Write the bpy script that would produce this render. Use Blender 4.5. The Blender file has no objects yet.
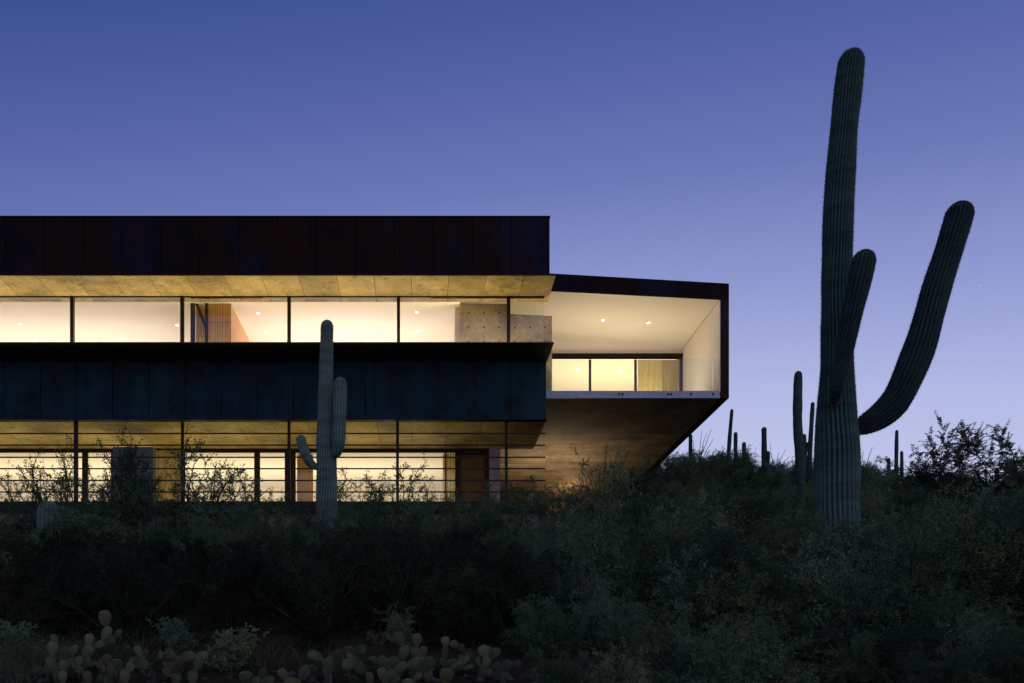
import bpy, bmesh, math, random
import numpy as np
from mathutils import Vector, Matrix, noise

random.seed(7)
rng = np.random.default_rng(7)
scene = bpy.context.scene
COL = scene.collection
F, CX, CY = 850.0, 424.0, 690.0        # the view: focal length and principal point in photo pixels
R = math.radians


def at(x, y, Y):
    """a point seen at pixel x, y at distance Y"""
    return Vector(((x - CX) / F * Y, Y, (CY - y) / F * Y))


def xa(x, Y): return (x - CX) / F * Y
def za(y, Y): return (CY - y) / F * Y


# ------------------------------------------------------------------ materials
def newmat(name):
    m = bpy.data.materials.new(name)
    m.use_nodes = True
    nt = m.node_tree
    return m, nt, nt.nodes['Principled BSDF']


def N(nt, t, **kw):
    n = nt.nodes.new(t)
    for k, v in kw.items():
        setattr(n, k, v)
    return n


def ramp(nt, fac, stops, interp='LINEAR'):
    r = N(nt, 'ShaderNodeValToRGB')
    r.color_ramp.interpolation = interp
    e = r.color_ramp.elements
    while len(e) < len(stops):
        e.new(0.5)
    for i, (p, c) in enumerate(stops):
        e[i].position = p
        e[i].color = (*c, 1)
    nt.links.new(fac, r.inputs[0])
    return r.outputs[0]


def coord(nt, scale=(1, 1, 1), kind='Object'):
    tc = N(nt, 'ShaderNodeTexCoord')
    mp = N(nt, 'ShaderNodeMapping')
    mp.inputs['Scale'].default_value = scale
    nt.links.new(tc.outputs[kind], mp.inputs[0])
    return mp.outputs[0]


def noise_tex(nt, vec, scale, detail=5, rough=0.6):
    n = N(nt, 'ShaderNodeTexNoise')
    n.inputs['Scale'].default_value = scale
    n.inputs['Detail'].default_value = detail
    n.inputs['Roughness'].default_value = rough
    nt.links.new(vec, n.inputs['Vector'])
    return n.outputs['Fac']


def mathn(nt, op, a, b=None, c=None):
    n = N(nt, 'ShaderNodeMath', operation=op)
    for i, v in enumerate((a, b, c)):
        if v is None: continue
        if isinstance(v, (int, float)): n.inputs[i].default_value = v
        else: nt.links.new(v, n.inputs[i])
    return n.outputs[0]


def mixc(nt, fac, a, b, mode='MIX'):
    n = N(nt, 'ShaderNodeMixRGB', blend_type=mode)
    for i, v in zip((0, 1, 2), (fac, a, b)):
        if isinstance(v, (int, float)): n.inputs[i].default_value = v
        elif isinstance(v, tuple): n.inputs[i].default_value = (*v, 1)
        else: nt.links.new(v, n.inputs[i])
    return n.outputs[0]


def bump(nt, bsdf, h, strength=0.3, dist=0.02):
    b = N(nt, 'ShaderNodeBump')
    b.inputs['Strength'].default_value = strength
    b.inputs['Distance'].default_value = dist
    nt.links.new(h, b.inputs['Height'])
    nt.links.new(b.outputs[0], bsdf.inputs['Normal'])


def sep(nt, vec):
    s = N(nt, 'ShaderNodeSeparateXYZ')
    nt.links.new(vec, s.inputs[0])
    return s.outputs


def mat_simple(name, col, rough=0.6, metal=0.0, var=0.15, nscale=3.0):
    m, nt, b = newmat(name)
    v = coord(nt)
    f = noise_tex(nt, v, nscale)
    c = ramp(nt, f, [(0.3, tuple(x * (1 - var) for x in col)), (0.7, tuple(min(1, x * (1 + var)) for x in col))])
    nt.links.new(c, b.inputs['Base Color'])
    b.inputs['Roughness'].default_value = rough
    b.inputs['Metallic'].default_value = metal
    return m


def mat_panels(name, cols, pitch, rough=0.45, metal=0.4, spec=0.5, blotch=(0.030, 0.014, 0.009), patch=(0.0022, 0.0085, 0.027)):
    """steel sheets: every sheet of the given width has its own tone, with mill-scale blotches and runs"""
    m, nt, b = newmat(name)
    v = coord(nt)
    s = sep(nt, v)
    cell = mathn(nt, 'FLOOR', mathn(nt, 'DIVIDE', s[0], pitch))
    wn = N(nt, 'ShaderNodeTexWhiteNoise', noise_dimensions='1D')
    nt.links.new(cell, wn.inputs['W'])
    base = ramp(nt, wn.outputs['Value'], cols)
    blot = noise_tex(nt, v, 1.3, 8, 0.7)
    pat = noise_tex(nt, coord(nt, (1, 1, 0.6)), 0.9, 7, 0.72)
    base = mixc(nt, ramp(nt, pat, [(0.53, (0, 0, 0)), (0.66, (1, 1, 1))]), base, patch)
    c1 = mixc(nt, ramp(nt, blot, [(0.42, (0, 0, 0)), (0.68, (1, 1, 1))]), base, blotch)
    runs = noise_tex(nt, coord(nt, (9, 9, 0.5)), 1.0, 6, 0.7)
    c2 = mixc(nt, ramp(nt, runs, [(0.45, (0, 0, 0)), (0.75, (0.6, 0.6, 0.6))]), c1, tuple(x * .4 for x in blotch))
    nt.links.new(c2, b.inputs['Base Color'])
    r = ramp(nt, blot, [(0.3, (rough - .12,) * 3), (0.7, (rough + .25,) * 3)])
    nt.links.new(r, b.inputs['Roughness'])
    b.inputs['Metallic'].default_value = metal
    b.inputs['Specular IOR Level'].default_value = spec
    bump(nt, b, blot, 0.25, 0.02)
    return m


def mat_concrete(name, col, joint_axis=None, pitch=1.2, offset=0.0, stain=0.5, boards=None):
    m, nt, b = newmat(name)
    v = coord(nt)
    s = sep(nt, v)
    big = noise_tex(nt, v, 0.9, 6, 0.65)
    fine = noise_tex(nt, v, 9.0, 6, 0.7)
    c = ramp(nt, big, [(0.34, tuple(x * 0.5 for x in col)), (0.52, col), (0.68, tuple(x * 1.3 for x in col))])
    c = mixc(nt, 0.5, c, ramp(nt, fine, [(0.35, (0.42,) * 3), (0.62, (1.0,) * 3)]), 'MULTIPLY')
    stn = ramp(nt, noise_tex(nt, coord(nt, (1.7, 2.6, 1.7)), 1.6, 8, 0.75), [(0.56, (1, 1, 1)), (0.68, (1 - stain,) * 3)])
    c = mixc(nt, 1.0, c, stn, 'MULTIPLY')
    h = fine
    if joint_axis is not None:
        u = mathn(nt, 'FRACT', mathn(nt, 'ADD', mathn(nt, 'DIVIDE', s[joint_axis], pitch), offset + 100.0))
        wob = mathn(nt, 'MULTIPLY', fine, 0.02)
        j = mathn(nt, 'LESS_THAN', mathn(nt, 'ADD', u, wob), 0.026)
        c = mixc(nt, j, c, tuple(x * 0.22 for x in col))
        cell = mathn(nt, 'FLOOR', mathn(nt, 'ADD', mathn(nt, 'DIVIDE', s[joint_axis], pitch), offset + 100.0))
        wn = N(nt, 'ShaderNodeTexWhiteNoise', noise_dimensions='1D')
        nt.links.new(cell, wn.inputs['W'])
        c = mixc(nt, 1.0, c, ramp(nt, wn.outputs['Value'], [(0, (0.72,) * 3), (1, (1.1,) * 3)]), 'MULTIPLY')
    if boards:
        bn = noise_tex(nt, coord(nt, boards), 1.0, 5, 0.65)
        c = mixc(nt, 0.8, c, ramp(nt, bn, [(0.36, (0.45,) * 3), (0.62, (1.0,) * 3)]), 'MULTIPLY')
    nt.links.new(c, b.inputs['Base Color'])
    b.inputs['Roughness'].default_value = 0.75
    bump(nt, b, h, 0.35, 0.01)
    return m


M = {}
M['fascia'] = mat_panels('fascia_steel', [(0.0, (0.0022, 0.0016, 0.0030)), (0.35, (0.0110, 0.0040, 0.0034)), (0.6, (0.0040, 0.0022, 0.0034)), (0.74, (0.0014, 0.0032, 0.0110)), (0.86, (0.0018, 0.0085, 0.030)), (1.0, (0.0030, 0.002, 0.004))], 1.19, 0.6, 0.0, 0.06, (0.016, 0.0056, 0.0042))
M['blue'] = mat_panels('blue_steel', [(0.0, (0.004, 0.030, 0.050)), (0.5, (0.0035, 0.021, 0.042)), (1.0, (0.006, 0.036, 0.050))], 1.17, 0.55, 0.0, 0.08, (0.010, 0.012, 0.014), (0.004, 0.018, 0.030))
M['rust'] = mat_panels('rusted_steel', [(0.0, (0.022, 0.008, 0.007)), (1.0, (0.012, 0.005, 0.006))], 2.4, 0.6, 0.0, 0.1, (0.02, 0.008, 0.005))
M['frame'] = mat_simple('bronze_frame', (0.014, 0.009, 0.007), 0.55, 0.0)
M['frame'].node_tree.nodes['Principled BSDF'].inputs['Specular IOR Level'].default_value = 0.15
M['canopy'] = mat_simple('canopy_steel', (0.012, 0.009, 0.007), 0.7, 0.1)
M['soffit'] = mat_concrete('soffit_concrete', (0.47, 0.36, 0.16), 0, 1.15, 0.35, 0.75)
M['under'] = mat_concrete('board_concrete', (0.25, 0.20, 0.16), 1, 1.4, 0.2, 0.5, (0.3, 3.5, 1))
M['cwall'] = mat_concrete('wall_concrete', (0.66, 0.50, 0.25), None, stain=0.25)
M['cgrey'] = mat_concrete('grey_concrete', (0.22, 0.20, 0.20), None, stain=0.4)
M['plaster'] = mat_simple('white_plaster', (0.80, 0.75, 0.66), 0.9, 0, 0.02, 0.6)
M['ochre'] = mat_simple('terracotta_plaster', (0.72, 0.42, 0.22), 0.9, 0, 0.04, 0.8)
M['floor'] = mat_simple('interior_floor', (0.42, 0.34, 0.25), 0.5, 0, 0.1)
M['galv'] = mat_simple('galvanised_steel', (0.22, 0.25, 0.33), 0.5, 0.3, 0.25, 5)
M['bolt'] = mat_simple('dark_bolt', (0.02, 0.02, 0.03), 0.5, 0.5)
M['hole'] = mat_simple('tie_hole_shadow', (0.07, 0.05, 0.03), 0.9)

m, nt, b = newmat('wood_slats')
v = coord(nt)
s = sep(nt, v)
st = mathn(nt, 'LESS_THAN', mathn(nt, 'FRACT', mathn(nt, 'DIVIDE', s[0], 0.085)), 0.16)
g = noise_tex(nt, coord(nt, (16, 16, 1.2)), 1.5, 6)
c = mixc(nt, st, ramp(nt, g, [(0.3, (0.62, 0.30, 0.06)), (0.7, (0.82, 0.46, 0.11))]), (0.13, 0.055, 0.02))
nt.links.new(c, b.inputs['Base Color'])
b.inputs['Roughness'].default_value = 0.45
M['wood'] = m
m, nt, b = newmat('curtain_cloth')
b.inputs['Base Color'].default_value = (0.55, 0.47, 0.27, 1)
b.inputs['Roughness'].default_value = 0.9
_o = nt.nodes['Material Output']; _t = N(nt, 'ShaderNodeBsdfTranslucent'); _t.inputs[0].default_value = (0.9, 0.82, 0.5, 1)
_m = N(nt, 'ShaderNodeMixShader'); _m.inputs[0].default_value = .7
nt.links.new(b.outputs[0], _m.inputs[1]); nt.links.new(_t.outputs[0], _m.inputs[2]); nt.links.new(_m.outputs[0], _o.inputs[0])
M['curtain'] = m

m = bpy.data.materials.new('window_glass')
m.use_nodes = True
nt = m.node_tree
nt.nodes.clear()
o = N(nt, 'ShaderNodeOutputMaterial'); mx = N(nt, 'ShaderNodeMixShader')
tr = N(nt, 'ShaderNodeBsdfTransparent'); gl = N(nt, 'ShaderNodeBsdfGlossy'); fr = N(nt, 'ShaderNodeFresnel')
fr.inputs['IOR'].default_value = 1.45
tr.inputs[0].default_value = (0.96, 0.975, 0.96, 1)
gl.inputs['Roughness'].default_value = 0.01
nt.links.new(fr.outputs[0], mx.inputs[0]); nt.links.new(tr.outputs[0], mx.inputs[1]); nt.links.new(gl.outputs[0], mx.inputs[2])
nt.links.new(mx.outputs[0], o.inputs[0])
M['glass'] = m

m, nt, b = newmat('lamp_lens')
b.inputs['Emission Color'].default_value = (1, 0.93, 0.8, 1)
b.inputs['Emission Strength'].default_value = 14
M['lens'] = m


def mat_cactus(name, lo, hi, rough=0.75, base=None):
    m, nt, b = newmat(name)
    v = coord(nt)
    f = noise_tex(nt, coord(nt, (1, 1, 0.35)), 2.2, 7, 0.7)
    c = ramp(nt, f, [(0.32, lo), (0.68, hi)])
    scars = noise_tex(nt, coord(nt, (5, 5, 5)), 1.4, 6, 0.8)
    c = mixc(nt, ramp(nt, scars, [(0.60, (0, 0, 0)), (0.72, (0.8, 0.8, 0.8))]), c, (0.10, 0.075, 0.045))
    if base:
        zz = sep(nt, v)[2]
        k = ramp(nt, mathn(nt, 'DIVIDE', mathn(nt, 'ADD', zz, mathn(nt, 'MULTIPLY', f, 1.0)), 5.0), [(0.1, (1, 1, 1)), (0.75, (0, 0, 0))])
        c = mixc(nt, k, c, base)
    at_ = N(nt, 'ShaderNodeAttribute', attribute_name='rib')      # grooves between the ribs are coloured darker than the crests
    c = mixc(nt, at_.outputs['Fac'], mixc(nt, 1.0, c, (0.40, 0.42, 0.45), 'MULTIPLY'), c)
    bands = noise_tex(nt, coord(nt, (0.35, 0.35, 3.2)), 1.6, 3, 0.5)
    c = mixc(nt, 1.0, c, ramp(nt, bands, [(0.40, (0.68, 0.70, 0.72)), (0.58, (1.05, 1.05, 1.05))]), 'MULTIPLY')
    nt.links.new(c, b.inputs['Base Color'])
    b.inputs['Roughness'].default_value = rough
    b.inputs['Specular IOR Level'].default_value = 0.12
    return m


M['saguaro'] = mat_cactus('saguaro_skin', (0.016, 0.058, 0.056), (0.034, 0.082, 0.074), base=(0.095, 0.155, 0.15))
M['saguaro_shade'] = mat_cactus('shaded_saguaro_skin', (0.010, 0.028, 0.030), (0.02, 0.045, 0.045))  # darker skin for the arms, their shade put into the colour
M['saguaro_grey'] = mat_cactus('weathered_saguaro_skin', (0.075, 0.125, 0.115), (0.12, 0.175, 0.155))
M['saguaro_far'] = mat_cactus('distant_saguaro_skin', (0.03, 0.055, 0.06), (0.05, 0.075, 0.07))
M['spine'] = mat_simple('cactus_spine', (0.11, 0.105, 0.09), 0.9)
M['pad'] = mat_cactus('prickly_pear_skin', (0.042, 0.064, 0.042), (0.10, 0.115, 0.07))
_nt = M['pad'].node_tree; _b = _nt.nodes['Principled BSDF']; _src = _b.inputs['Base Color'].links[0].from_socket
_oi = N(_nt, 'ShaderNodeObjectInfo')
_nt.links.new(mixc(_nt, 1.0, _src, ramp(_nt, _oi.outputs['Random'], [(0, (.5, .5, .5)), (.4, (.85, .95, .9)), (.75, (1.25, 1.0, .8)), (1, (1.5, 1.5, 1.35))]), 'MULTIPLY'), _b.inputs['Base Color'])
M['bark'] = mat_simple('desert_bark', (0.05, 0.043, 0.036), 0.95, 0, 0.3, 12)
M['bark'].node_tree.nodes['Principled BSDF'].inputs['Specular IOR Level'].default_value = 0


def mat_leaf(name, a, b_, c_, trans=0.25):
    m, nt, b = newmat(name)
    oi = N(nt, 'ShaderNodeObjectInfo')
    f = noise_tex(nt, coord(nt), 3.2, 3, 0.6)
    base = ramp(nt, f, [(0.3, a), (0.55, b_), (0.75, c_)])
    tint = ramp(nt, oi.outputs['Random'], [(0, (0.45, 0.62, 0.62)), (0.35, (1.1, 1.4, 1.3)), (0.6, (1.6, 1.85, 1.6)), (0.8, (1.9, 1.7, 1.2)), (1, (1.75, 1.95, 1.75))])
    c = mixc(nt, 1.0, base, tint, 'MULTIPLY')
    nt.links.new(c, b.inputs['Base Color'])
    b.inputs['Roughness'].default_value = 0.7
    b.inputs['Specular IOR Level'].default_value = 0.0
    out = nt.nodes['Material Output']
    tl = N(nt, 'ShaderNodeBsdfTranslucent')
    nt.links.new(c, tl.inputs[0])
    mx = N(nt, 'ShaderNodeMixShader')
    mx.inputs[0].default_value = trans
    nt.links.new(b.outputs[0], mx.inputs[1]); nt.links.new(tl.outputs[0], mx.inputs[2])
    nt.links.new(mx.outputs[0], out.inputs[0])
    return m


M['leaf'] = mat_leaf('shrub_leaf', (0.026, 0.054, 0.034), (0.056, 0.094, 0.058), (0.13, 0.135, 0.075))
M['leaf_pale'] = mat_leaf('pale_shrub_leaf', (0.05, 0.09, 0.066), (0.095, 0.14, 0.096), (0.15, 0.155, 0.10))
M['leaf_tree'] = mat_leaf('mesquite_leaf', (0.03, 0.045, 0.04), (0.045, 0.06, 0.05), (0.07, 0.08, 0.06))
M['grass'] = mat_leaf('dry_grass_blade', (0.05, 0.055, 0.038), (0.08, 0.08, 0.052), (0.12, 0.11, 0.07))

m, nt, b = newmat('desert_soil')
v = coord(nt)
f = noise_tex(nt, v, 0.7, 9, 0.7)
f2 = noise_tex(nt, v, 14.0, 6, 0.75)
c = mixc(nt, 0.6, ramp(nt, f, [(0.3, (0.022, 0.022, 0.016)), (0.7, (0.05, 0.046, 0.032))]), ramp(nt, f2, [(0.35, (0.4,) * 3), (0.65, (1.1,) * 3)]), 'MULTIPLY')
nt.links.new(c, b.inputs['Base Color'])
b.inputs['Roughness'].default_value = 0.95
b.inputs['Specular IOR Level'].default_value = 0.0
bump(nt, b, f2, 0.8, 0.05)
M['soil'] = m
M['rock'] = mat_simple('desert_rock', (0.045, 0.042, 0.038), 0.9, 0, 0.35, 5)


# ------------------------------------------------------------------ object helpers
def link(name, me, mats=(), parent=None, loc=None, smooth=False):
    o = bpy.data.objects.new(name, me)
    for mt in mats:
        me.materials.append(mt)
    COL.objects.link(o)
    if parent: o.parent = parent
    if loc is not None: o.location = loc
    if smooth and me.polygons:
        me.polygons.foreach_set('use_smooth', np.ones(len(me.polygons), bool))
    return o


def tag(o, label=None, cat=None, group=None, kind=None):
    for k, v in (('label', label), ('category', cat), ('group', group), ('kind', kind)):
        if v: o[k] = v
    return o


def empty(name, loc=(0, 0, 0)):
    o = bpy.data.objects.new(name, None)
    o.location = loc
    COL.objects.link(o)
    return o


def mesh_np(name, V, Fc):
    """V (n,3), Fc (m,k) arrays"""
    me = bpy.data.meshes.new(name)
    V = np.asarray(V, np.float32); Fc = np.asarray(Fc, np.int32)
    k = Fc.shape[1]
    me.vertices.add(len(V)); me.vertices.foreach_set('co', V.ravel())
    me.loops.add(Fc.size); me.loops.foreach_set('vertex_index', Fc.ravel())
    me.polygons.add(len(Fc))
    me.polygons.foreach_set('loop_start', np.arange(0, Fc.size, k, dtype=np.int32))
    me.update(calc_edges=True)
    return me


class MB:
    """collects boxes, prisms and quads, links them as one mesh object"""
    def __init__(s): s.bm = bmesh.new()

    def box(s, x0, x1, y0, y1, z0, z1, mi=0, bev=0.0):
        vs = [s.bm.verts.new((x, y, z)) for z in (z0, z1) for y in (y0, y1) for x in (x0, x1)]
        fs = [s.bm.faces.new([vs[i] for i in q]) for q in ((0, 2, 3, 1), (4, 5, 7, 6), (0, 1, 5, 4), (2, 6, 7, 3), (0, 4, 6, 2), (1, 3, 7, 5))]
        for f in fs: f.material_index = mi
        if bev:
            es = {e for f in fs for e in f.edges}
            bmesh.ops.bevel(s.bm, geom=list(es), offset=bev, segments=1, affect='EDGES')
        return s

    def prism(s, pts, y0, y1, mi=0):
        """polygon in XZ extruded along Y"""
        a = [s.bm.verts.new((x, y0, z)) for x, z in pts]
        b_ = [s.bm.verts.new((x, y1, z)) for x, z in pts]
        n = len(pts)
        fs = [s.bm.faces.new(a[::-1]), s.bm.faces.new(b_)]
        for i in range(n):
            fs.append(s.bm.faces.new((a[i], a[(i + 1) % n], b_[(i + 1) % n], b_[i])))
        for f in fs: f.material_index = mi
        return s

    def disc(s, c, r, axis='y', n=12, mi=0, depth=0.01):
        A = []
        for k in (0, 1):
            ring = []
            for i in range(n):
                a = 2 * math.pi * i / n
                if axis == 'y': p = (c[0] + r * math.cos(a), c[1] - depth * k, c[2] + r * math.sin(a))
                else: p = (c[0] + r * math.cos(a), c[1] + r * math.sin(a), c[2] - depth * k)
                ring.append(s.bm.verts.new(p))
            A.append(ring)
        fs = [s.bm.faces.new(A[0]), s.bm.faces.new(A[1])]
        for i in range(n):
            fs.append(s.bm.faces.new((A[0][i], A[0][(i + 1) % n], A[1][(i + 1) % n], A[1][i])))
        for f in fs: f.material_index = mi
        return s

    def build(s, name, mats, parent=None):
        bmesh.ops.recalc_face_normals(s.bm, faces=s.bm.faces)
        me = bpy.data.meshes.new(name)
        s.bm.to_mesh(me); s.bm.free()
        return link(name, me, mats if isinstance(mats, (list, tuple)) else [mats], parent)


# ------------------------------------------------------------------ terrain
YL = [-40, -10, 0, 5, 8, 12, 16, 20, 24, 27.4, 31, 36, 43, 46, 52, 60, 90, 400]
ZL = [-12, -4.2, -1.6, -0.35, 0.10, 1.0, 2.0, 2.9, 3.75, 4.6, 5.0, 6.2, 8.0, 10.2, 12.4, 13.2, 9.0, -20]
YR = [27.4, 32, 36, 40, 45, 50, 56, 70, 100, 400]
ZR = [5.3, 6.9, 8.3, 9.7, 11.4, 12.7, 13.0, 11.0, 6.0, -20]


def sstep(x, a, b):
    t = max(0.0, min(1.0, (x - a) / (b - a)))
    return t * t * (3 - 2 * t)


def terrain(x, y, detail=True):
    zl = float(np.interp(y, YL, ZL))
    if y > 20:
        zr = float(np.interp(y, YR, ZR)) if y > 27.4 else zl + 0.7 * sstep(y, 20, 27.4)
        if y > 27.4:
            zr -= 0.150 * max(0.0, x - 15.6) * sstep(y, 27, 50)
            if x > 60: zr = max(zr, -30)
        w = sstep(x, 8.8, 13.5)
        z = zl * (1 - w) + zr * w
    else:
        z = zl
    if y > 6: z += 0.5 * sstep(x, 2, 9) * sstep(y, 6, 12) * (1 - sstep(y, 20, 28))
    if detail:
        z += 0.12 * noise.noise(Vector((x * 0.35, y * 0.35, 0))) + 0.03 * noise.noise(Vector((x * 1.7, y * 1.7, 3)))
        if y > 60: z += 0.8 * noise.noise(Vector((x * 0.05, y * 0.05, 9)))
    return z


def axis(vals):
    out = []
    for a, b_, n in vals:
        out += list(np.linspace(a, b_, n, endpoint=False))
    return out + [vals[-1][1]]


xs = axis([(-400, -60, 14), (-60, -20, 20), (-20, 40, 150), (40, 80, 30), (80, 400, 14)])
ys = axis([(-40, 0, 20), (0, 60, 170), (60, 120, 30), (120, 400, 14)])
V = np.array([(x, y, terrain(x, y)) for y in ys for x in xs])
nx = len(xs)
Fq = np.array([(j * nx + i, j * nx + i + 1, (j + 1) * nx + i + 1, (j + 1) * nx + i) for j in range(len(ys) - 1) for i in range(nx - 1)])
g = link('ground', mesh_np('ground', V, Fq), [M['soil']], smooth=True)
tag(g, 'dark stony desert slope rising to the house', kind='structure')

# ------------------------------------------------------------------ the house
H = empty('house', (0, 28, 6))
H_off = Vector((0, 28, 6))
tag(H, 'long flat modern concrete and dark steel house with lit glass walls and a cantilevered terrace', 'house')


def hb(mb, name, mats, parent=None, label=None):
    o = mb.build(name, mats)
    o.parent = parent or H
    if parent is None: o.matrix_parent_inverse = Matrix.Translation(-H_off)
    if label: o['label'] = label
    return o


XL = -22.0
# roof parapet: sheets of dark steel with thin open joints, a lip along the top
mb = MB()
xr = xa(550, 26)
k = 0
x1 = xr
while x1 > XL:
    x0 = max(XL, x1 - 1.19)
    mb.box(x0 + 0.011, x1 - 0.011, 26.0 + random.uniform(0, 0.008), 26.05, 12.735, 14.46)
    x1 = x0
mb.box(XL, xr - 0.004, 26.05, 26.2, 12.735, 14.44)
mb.box(xr - 0.16, xr - 0.003, 26.2, 27.9, 12.80, 14.44).box(xr - 0.16, xr - 0.003, 27.901, 40, 13.78, 14.44)
mb.box(XL, xr + 0.01, 25.985, 26.22, 14.463, 14.50)
hb(mb, 'parapet', [M['fascia']])
mb = MB().box(XL, xr - 0.17, 26.2, 44, 13.92, 14.2)
hb(mb, 'roof', [M['canopy']])
# upper soffit
xs_ = xa(556, 26)
mb = MB().box(XL, xs_, 26.03, 27.8, 12.69, 12.73)
hb(mb, 'soffit', [M['soffit']])
mb = MB().box(XL, xs_ + .003, 26.0, 26.03, 12.685, 12.733)
hb(mb, 'soffit_edge', [M['rust']])
mb = MB().box(XL, xs_ - .2, 26.25, 27.8, 12.735, 13.915)
hb(mb, 'roof_structure', [M['canopy']])

# canopy below the upper windows, and the blue steel spandrel behind it
cz = za(342, 26)
xc = xa(554, 26)
mb = MB().box(XL, xc, 26.0, 27.47, cz - 0.03, cz)
o = hb(mb, 'canopy', [M['canopy']])
xb = xa(546.5, 27.5)
mb = MB()
x1 = xb
zb = za(420, 27.5)
while x1 > XL:
    x0 = max(XL, x1 - 1.17)
    mb.box(x0 + 0.011, x1 - 0.011, 27.5 + random.uniform(0, .008), 27.55, zb + 0.03, cz - 0.032)
    x1 = x0
mb.box(XL, xb - 0.004, 27.55, 27.66, zb + 0.03, cz - 0.034)
hb(mb, 'spandrel', [M['blue']], label='blue-black steel clad band between the two storeys')
mb = MB().box(XL, xb + 0.012, 27.47, 27.7, zb - 0.0, zb + 0.028)
hb(mb, 'drip_edge', [M['rust']])
mb = MB().box(XL, xb, 27.47, 27.66, cz - .031, cz + 0.0)
hb(mb, 'sill', [M['canopy']])

# upper windows: one per bay
posts = [-18.35 - 0, -14.85, xa(72, 27.4), xa(182, 27.4), xa(289, 27.4), xa(398.5, 27.4), xa(508.5, 27.4), 3.93]
for i in range(len(posts) - 1):
    a, b_ = posts[i], posts[i + 1]
    mb = MB()
    mb.box(a - 0.05, a + 0.05, 27.36, 27.50, cz + 0.002, 12.688)
    mb.box(a + 0.052, b_ - 0.052, 27.38, 27.46, 12.645, 12.688)
    mb.box(a + 0.052, b_ - 0.052, 27.38, 27.46, cz + 0.002, cz + 0.05)
    w = hb(mb, 'window', [M['frame']])
    mb = MB().box(a + 0.052, b_ - 0.052, 27.415, 27.423, cz + 0.052, 12.643)
    hb(mb, 'glass_pane', [M['glass']], w)

# upper rooms
FZ = 9.85
CZ_ = 12.72
XP = xa(460, 28)
mb = MB().box(XL, XP, 27.8, 37, CZ_, 12.95)
hb(mb, 'ceiling', [M['plaster']])
mb = MB().box(XL, 2.9, 27.66, 44, FZ - 0.25, FZ)
hb(mb, 'upper_floor', [M['floor']])
mb = MB().box(XL, XP, 37, 37.2, FZ + .002, 12.95)
mb.box(XL - .2, XL - .002, 27.4, 37.2, FZ, 12.95)
hb(mb, 'room_wall', [M['plaster']])
mb = MB().box(XP - 0.16, XP - 0.003, 28.3, 37, FZ + .002, CZ_ - 0.002)
hb(mb, 'partition', [M['plaster']])
# terracotta wall and timber screen
XW = xa(231, 28.0)
mb = MB().box(XW - 0.12, XW, 28.05, 36.99, FZ + .002, CZ_ - 0.002)
hb(mb, 'terracotta_wall', [M['ochre']])
w0 = xa(208, 27.95)
mb = MB()
mb.box(w0, XW, 27.98, 28.04, FZ + .002, za(323, 28)).box(w0, XW, 27.98, 28.04, za(322.3, 28), CZ_ - .003)
sc = hb(mb, 'timber_screen', [M['wood']])
mb = MB().box(xa(205, 27.95), w0 - .002, 27.94, 28.06, FZ + .002, CZ_ - .003).box(xa(190.5, 27.95), xa(194.5, 27.95), 27.94, 28.06, FZ + .002, CZ_ - .003)
hb(mb, 'timber_post', [M['frame']])
mb = MB().box(xa(196, 28.2), xa(206, 28.2), 28.2, 28.26, FZ + .002, CZ_ - .003)
hb(mb, 'timber_panel', [M['wood']])
mb = MB().prism([(xa(194.6, 28), za(303, 28)), (xa(198, 28), za(303, 28)), (xa(205, 28), za(322, 28)), (xa(205, 28), za(329, 28))], 28.0, 28.05)
hb(mb, 'brace', [M['frame']])
# board-marked concrete wall with tie holes
mb = MB()
mb.box(XP, xa(510.5, 28), 28.0, 28.3, FZ + .01, CZ_ - 0.003)
xe = xa(552, 28)
mb.prism([(xa(510.5, 28) + .002, FZ + .01), (xe, FZ + .01), (xe, za(316, 28)), (xa(510.5, 28) + .002, za(314, 28))], 28.0, 28.3)
for px_ in (468.5, 484, 499.3, 514.7, 530, 545.3):
    for py_ in (313, 327.5, 342, 356, 371, 385):
        if py_ < 320 and px_ > 505: continue
        mb.disc((xa(px_, 28), 28.001, za(py_, 28)), 0.03, 'y', 10, 1, 0.006)
hb(mb, 'concrete_wall', [M['cwall'], M['hole']])


# terrace box
def zt(X): return 13.70 - 0.057 * (X - 4.25)
def zc(X): return 13.155 - 0.0505 * (X - 4.2)


XT0, XT1, XT2 = XP + .002, xa(720, 28), xa(729, 28)
T = hb(MB().prism([(XT0, zc(XT0) + .04), (XT2, zc(XT2) + .04), (XT2, zt(XT2)), (XT0, zt(XT0))], 28.06, 43.5), 'terrace_roof', [M['rust']])
hb(MB().prism([(XT0, zc(XT0)), (XT2, zc(XT2)), (XT2, zt(XT2) + .02), (XT0, zt(XT0) + .02)], 28.0, 28.058), 'roof_edge', [M['fascia']], T)
hb(MB().prism([(XT0, zc(XT0)), (XT1, zc(XT1)), (XT1, zc(XT1) + .038), (XT0, zc(XT0) + .038)], 28.06, 40), 'ceiling', [M['plaster']], T)
zf0 = za(398, 28)
S = hb(MB().box(XT1 + .022, XT2, 28.0, 43.5, zf0 - .0, zc(XT2) - .002), 'side_wall', [M['rust']])
hb(MB().box(XT1, XT1 + .02, 28.02, 40, FZ + .002, zc(XT2)), 'wall_lining', [M['plaster']], S)
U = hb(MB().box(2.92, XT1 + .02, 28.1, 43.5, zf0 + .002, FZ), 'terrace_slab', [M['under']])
hb(MB().box(xb - .5, XT1 + .0, 28.0, 28.098, zf0, FZ + .006), 'edge_channel', [M['galv']], U)
for px_ in (619, 622.5, 668, 671, 691, 713):
    hb(MB().box(xa(px_, 28) - .03, xa(px_, 28) + .03, 27.975, 27.998, za(395.2, 28), za(393.2, 28)), 'bolt', [M['bolt']], U)
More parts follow.
